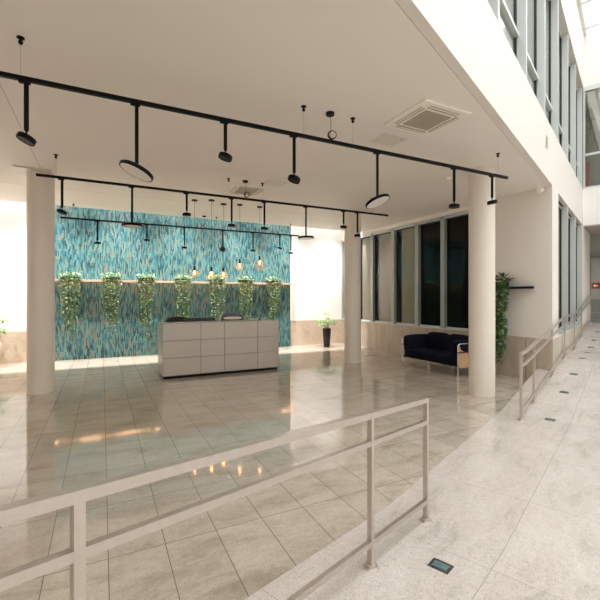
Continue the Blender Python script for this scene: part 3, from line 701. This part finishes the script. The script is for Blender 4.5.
for sx in (-1, 1):
    m = Matrix.Translation((sx*.33, SD - .17, .60)) @ Matrix.Rotation(-.16, 4, 'X') @ Matrix.Rotation(sx*.03, 4, 'Y')
    MB().cushion(0, 0, 0, .68, .20, .46, 4, 9, m).build('back_cushion', 'navy', so, smooth=True)

# ------------------------------------------------------------------ shelf with trailing plants
SH = empty('planter_shelf', (2.30, BY - .09, 2.085), 0, 'long wooden shelf across the mosaic wall carrying seven planters', 'shelf')
MB().box(-3.44, 3.50, -.30, 0, 0, .045, .003).build('board', 'shelfwood', SH)
MB().box(-3.44, 3.50, -.30, -.288, -.014, 0).build('front_lip', 'shelfwood', SH)
MB().box(-3.42, 3.44, -.245, -.215, -.008, 0).build('light_strip', 'led', SH)
def trailing(name, x, y, z, width, depth, drop, n_strands, label, cat, group, rnd, leaf, mats, planter, top_h=.12, top_n=105):
    random.seed(rnd)
    t = empty(name, (x, y, z), 0, label, cat, group)
    pw, pd, ph = planter
    b = MB().box(-pw/2, pw/2, -pd/2, pd/2, 0, .01)
    for (x0, x1, y0, y1) in ((-pw/2, pw/2, -pd/2, -pd/2+.01), (-pw/2, pw/2, pd/2-.01, pd/2), (-pw/2, -pw/2+.01, -pd/2, pd/2), (pw/2-.01, pw/2, -pd/2, pd/2)): b.box(x0, x1, y0, y1, 0, ph)
    b.build('planter', 'blackm', t); MB().box(-pw/2+.01, pw/2-.01, -pd/2+.01, pd/2-.01, .01, ph-.015).build('soil', 'soil', t)
    f = MB()
    for i in range(top_n):
        px = random.uniform(-width*.44, width*.44); py = random.uniform(-depth/2, depth/2 - .02)
        hh = ph + random.uniform(.0, top_h) * (1 - .5*abs(px/(width/2)))
        d = Vector((random.uniform(-1, 1), random.uniform(-1.1, .6), random.uniform(-.2, .9)))
        f.leaf(Vector((px, py, hh)), d, leaf*random.uniform(.7, 1.1), leaf*random.uniform(1.0, 1.5))
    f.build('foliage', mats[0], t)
    v = MB(); st = MB()
    for k in range(n_strands):
        px = width * .46 * (2 * (k + .5) / n_strands - 1) + random.uniform(-.02, .02)
        py = -pd/2 - .015 - random.uniform(0, .05)
        L = drop * (random.uniform(.68, 1.0) if random.random() < .8 else random.uniform(.4, .7)) * (1 - .25*abs(px/(width/2))**2)
        pts = [Vector((px, -pd/2 + .03, ph)), Vector((px, py, ph + .01))]; q = Vector((px, py, ph + .01)); zz = 0
        while zz < L:
            zz += .05; q = q + Vector((random.uniform(-.012, .012) - px*.018, random.uniform(-.008, .008), -.05)); q.y = min(q.y, -pd/2 - .012); pts.append(q.copy())
        st.tube(pts, .0022, 4)
        for p in pts[1:]:
            for _ in range(2):
                a = random.uniform(-PI, 0)
                d = Vector((math.cos(a), math.sin(a)*.8, random.uniform(-.9, .25)))
                if random.random() < .9: f2 = v.leaf(p, d, leaf*random.uniform(.6, 1.0), leaf*random.uniform(.9, 1.3), droop=.3)
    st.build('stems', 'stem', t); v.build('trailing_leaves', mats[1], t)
    return t
PX = [(-.74, 1.72), (.22, 1.58), (1.10, 1.78), (2.12, 1.72), (3.10, 1.74), (4.02, 1.70), (4.98, 1.76)]
lbs = ['first from the left', 'second from the left', 'third from the left', 'fourth, middle of the seven', 'fifth from the left', 'sixth from the left', 'last at the right end']
for i, ((x, dr), lb) in enumerate(zip(PX, lbs)):
    trailing('trailing_plant', x, BY - .09 - .19, 2.13, .52, .22, dr, 14, 'trailing green plant in a black trough on the mosaic shelf, ' + lb, 'plant', 'trailing plants on the mosaic shelf', 20 + i, .056,
             ('leaf_top', 'leaf_vine'), (.40, .17, .075))
# black wall shelf with its own plant
sf = empty('wall_shelf', (LX1, 5.55, 1.84), 0, 'thin black floating shelf on the white wall beside the right column', 'shelf')
MB().box(-.24, 0, -.53, .55, 0, .045, .003).build('board', 'black', sf)
t = trailing('potted_pothos', LX1 - .13, 5.66, 1.885, .54, .20, 1.80, 8, 'dark green trailing plant hanging from the black wall shelf', 'plant', None, 77, .105, ('leaf_dark', 'leaf_dark'), (.26, .16, .10), .16, 40)
t.rotation_euler.z = -PI/2
# leafy plants in tall pots
def pot_plant(x, y, rb, rtp, h, mat, label, rnd, hh, spread, n=13):
    random.seed(rnd)
    t = empty('potted_plant', (x, y, 0), 0, label, 'plant')
    MB().lathe([(rb, 0), (rtp, h), (rtp - .012, h), (rtp - .02, h - .04), (rtp - .03, h - .05)], 40, cap=True).build('pot', mat, t, smooth=True)
    MB().lathe([(.01, h - .045), (rtp - .025, h - .043), (.01, h - .035)], 24).build('soil', 'soil', t)
    st = MB(); lf = MB()
    for k in range(n):
        a = 2*PI*k/n + random.uniform(-.3, .3); rr = spread * random.uniform(.35, 1); zt = h + hh * random.uniform(.35, 1.0) * (1.15 - .5*rr/spread)
        e = Vector((rr*math.cos(a), rr*math.sin(a), zt)); mid = Vector((e.x*.35, e.y*.35, h + (zt - h)*.7))
        st.tube([(0.02*math.cos(a), .02*math.sin(a), h - .04), mid, e], [.006, .005, .003], 6)
        for q in range(6):
            b = 2*PI*q/6 + random.uniform(-.2, .2)
            lf.leaf(e, Vector((math.cos(b), math.sin(b), random.uniform(-.35, .35))), .055*random.uniform(.9, 1.2), .155*random.uniform(.8, 1.15), droop=.3)
    st.build('stems', 'stem', t); lf.build('foliage', 'leaf_pot', t)
pot_plant(6.74, 11.45, .105, .145, .62, 'potblack', 'leafy green plant in a tall tapered black pot by the rear wall', 5, .52, .32, 15)
pot_plant(-2.36, 11.72, .12, .19, .58, 'potwhite', 'leafy plant in a white tapered pot at the left picture edge', 9, .72, .36, 15)

# ------------------------------------------------------------------ light
wd = bpy.data.worlds.new('sky'); S.world = wd; wd.use_nodes = True
nt = wd.node_tree; bg = nt.nodes['Background']; bg.inputs['Color'].default_value = (1.0, 0.985, 0.965, 1); bg.inputs['Strength'].default_value = 3.0
def portal(loc, sx, sy, rz):
    l = bpy.data.lights.new('daylight portal', 'AREA'); l.shape = 'RECTANGLE'; l.size = sx; l.size_y = sy; l.cycles.is_portal = True
    o = bpy.data.objects.new('daylight portal', l); COL.objects.link(o); o.location = loc; o.rotation_euler = (0, 0, rz)
portal(cw((SX + FS)/2, (SN + WN)/2, 9.8), FS - SX, WN - SN, CA)
portal(((LX0 + LX1)/2, (10.93 + BY)/2, 5.3), LX1 - LX0, BY - 10.93, 0)

px_, py_, _ = cw((SX + SE)/2, SN - .3, 0)
po = bpy.data.lights.new('daylight portal', 'AREA'); po.shape = 'RECTANGLE'; po.size = SE - SX; po.size_y = 9; po.cycles.is_portal = True
pp = bpy.data.objects.new('daylight portal', po); COL.objects.link(pp); pp.location = (px_, py_, 4.8); pp.rotation_euler = (PI/2, 0, CA + PI)

# unseen lamps added in the slot to brighten the floor strip and mosaic
for k in range(9):
    x_ = -6.4 + 1.7 * k
    t = empty('added_washer', (x_, 11.0, 4.95), 0, 'unseen lamp shaped as a white washer, added to brighten the skylight slot above the mosaic', 'lamp', 'unseen lamps added in the skylight slot')
    MB().lathe([(.05, -.06), (.055, .06)], 20).build('housing', 'cream', t, smooth=True)
    MB().box(-.02, .02, -.075, -.04, -.02, .02).build('bracket', 'cream', t)
    l_ = bpy.data.lights.new('added washer beam', 'SPOT'); l_.energy = 640; l_.spot_size = math.radians(84); l_.spot_blend = 1.0; l_.shadow_soft_size = .04; l_.color = (1.0, .97, .93)
    lo_ = bpy.data.objects.new('added washer beam', l_); COL.objects.link(lo_); lo_.parent = t; lo_.location = (0, .02, -.08); lo_.rotation_euler = (math.radians(6), 0, 0)

# ------------------------------------------------------------------ camera
cam = bpy.data.cameras.new('camera'); co = bpy.data.objects.new('camera', cam); COL.objects.link(co)
co.location = (0, 0, 1.67); co.rotation_euler = (PI/2, 0, math.radians(63.4 - 90))
cam.sensor_width = 36; cam.lens = 36 * 395 / 600; cam.shift_y = -3/600; cam.clip_start = .05
S.camera = co
S.view_settings.view_transform = 'Standard'; S.view_settings.look = 'None'; S.view_settings.gamma = 1; S.view_settings.use_curve_mapping = False
S.view_settings.exposure = 0.66
S.cycles.use_denoising = True; S.cycles.max_bounces = 10; S.cycles.diffuse_bounces = 6; S.cycles.glossy_bounces = 4; S.cycles.transparent_max_bounces = 12
S.cycles.caustics_reflective = False; S.cycles.caustics_refractive = False
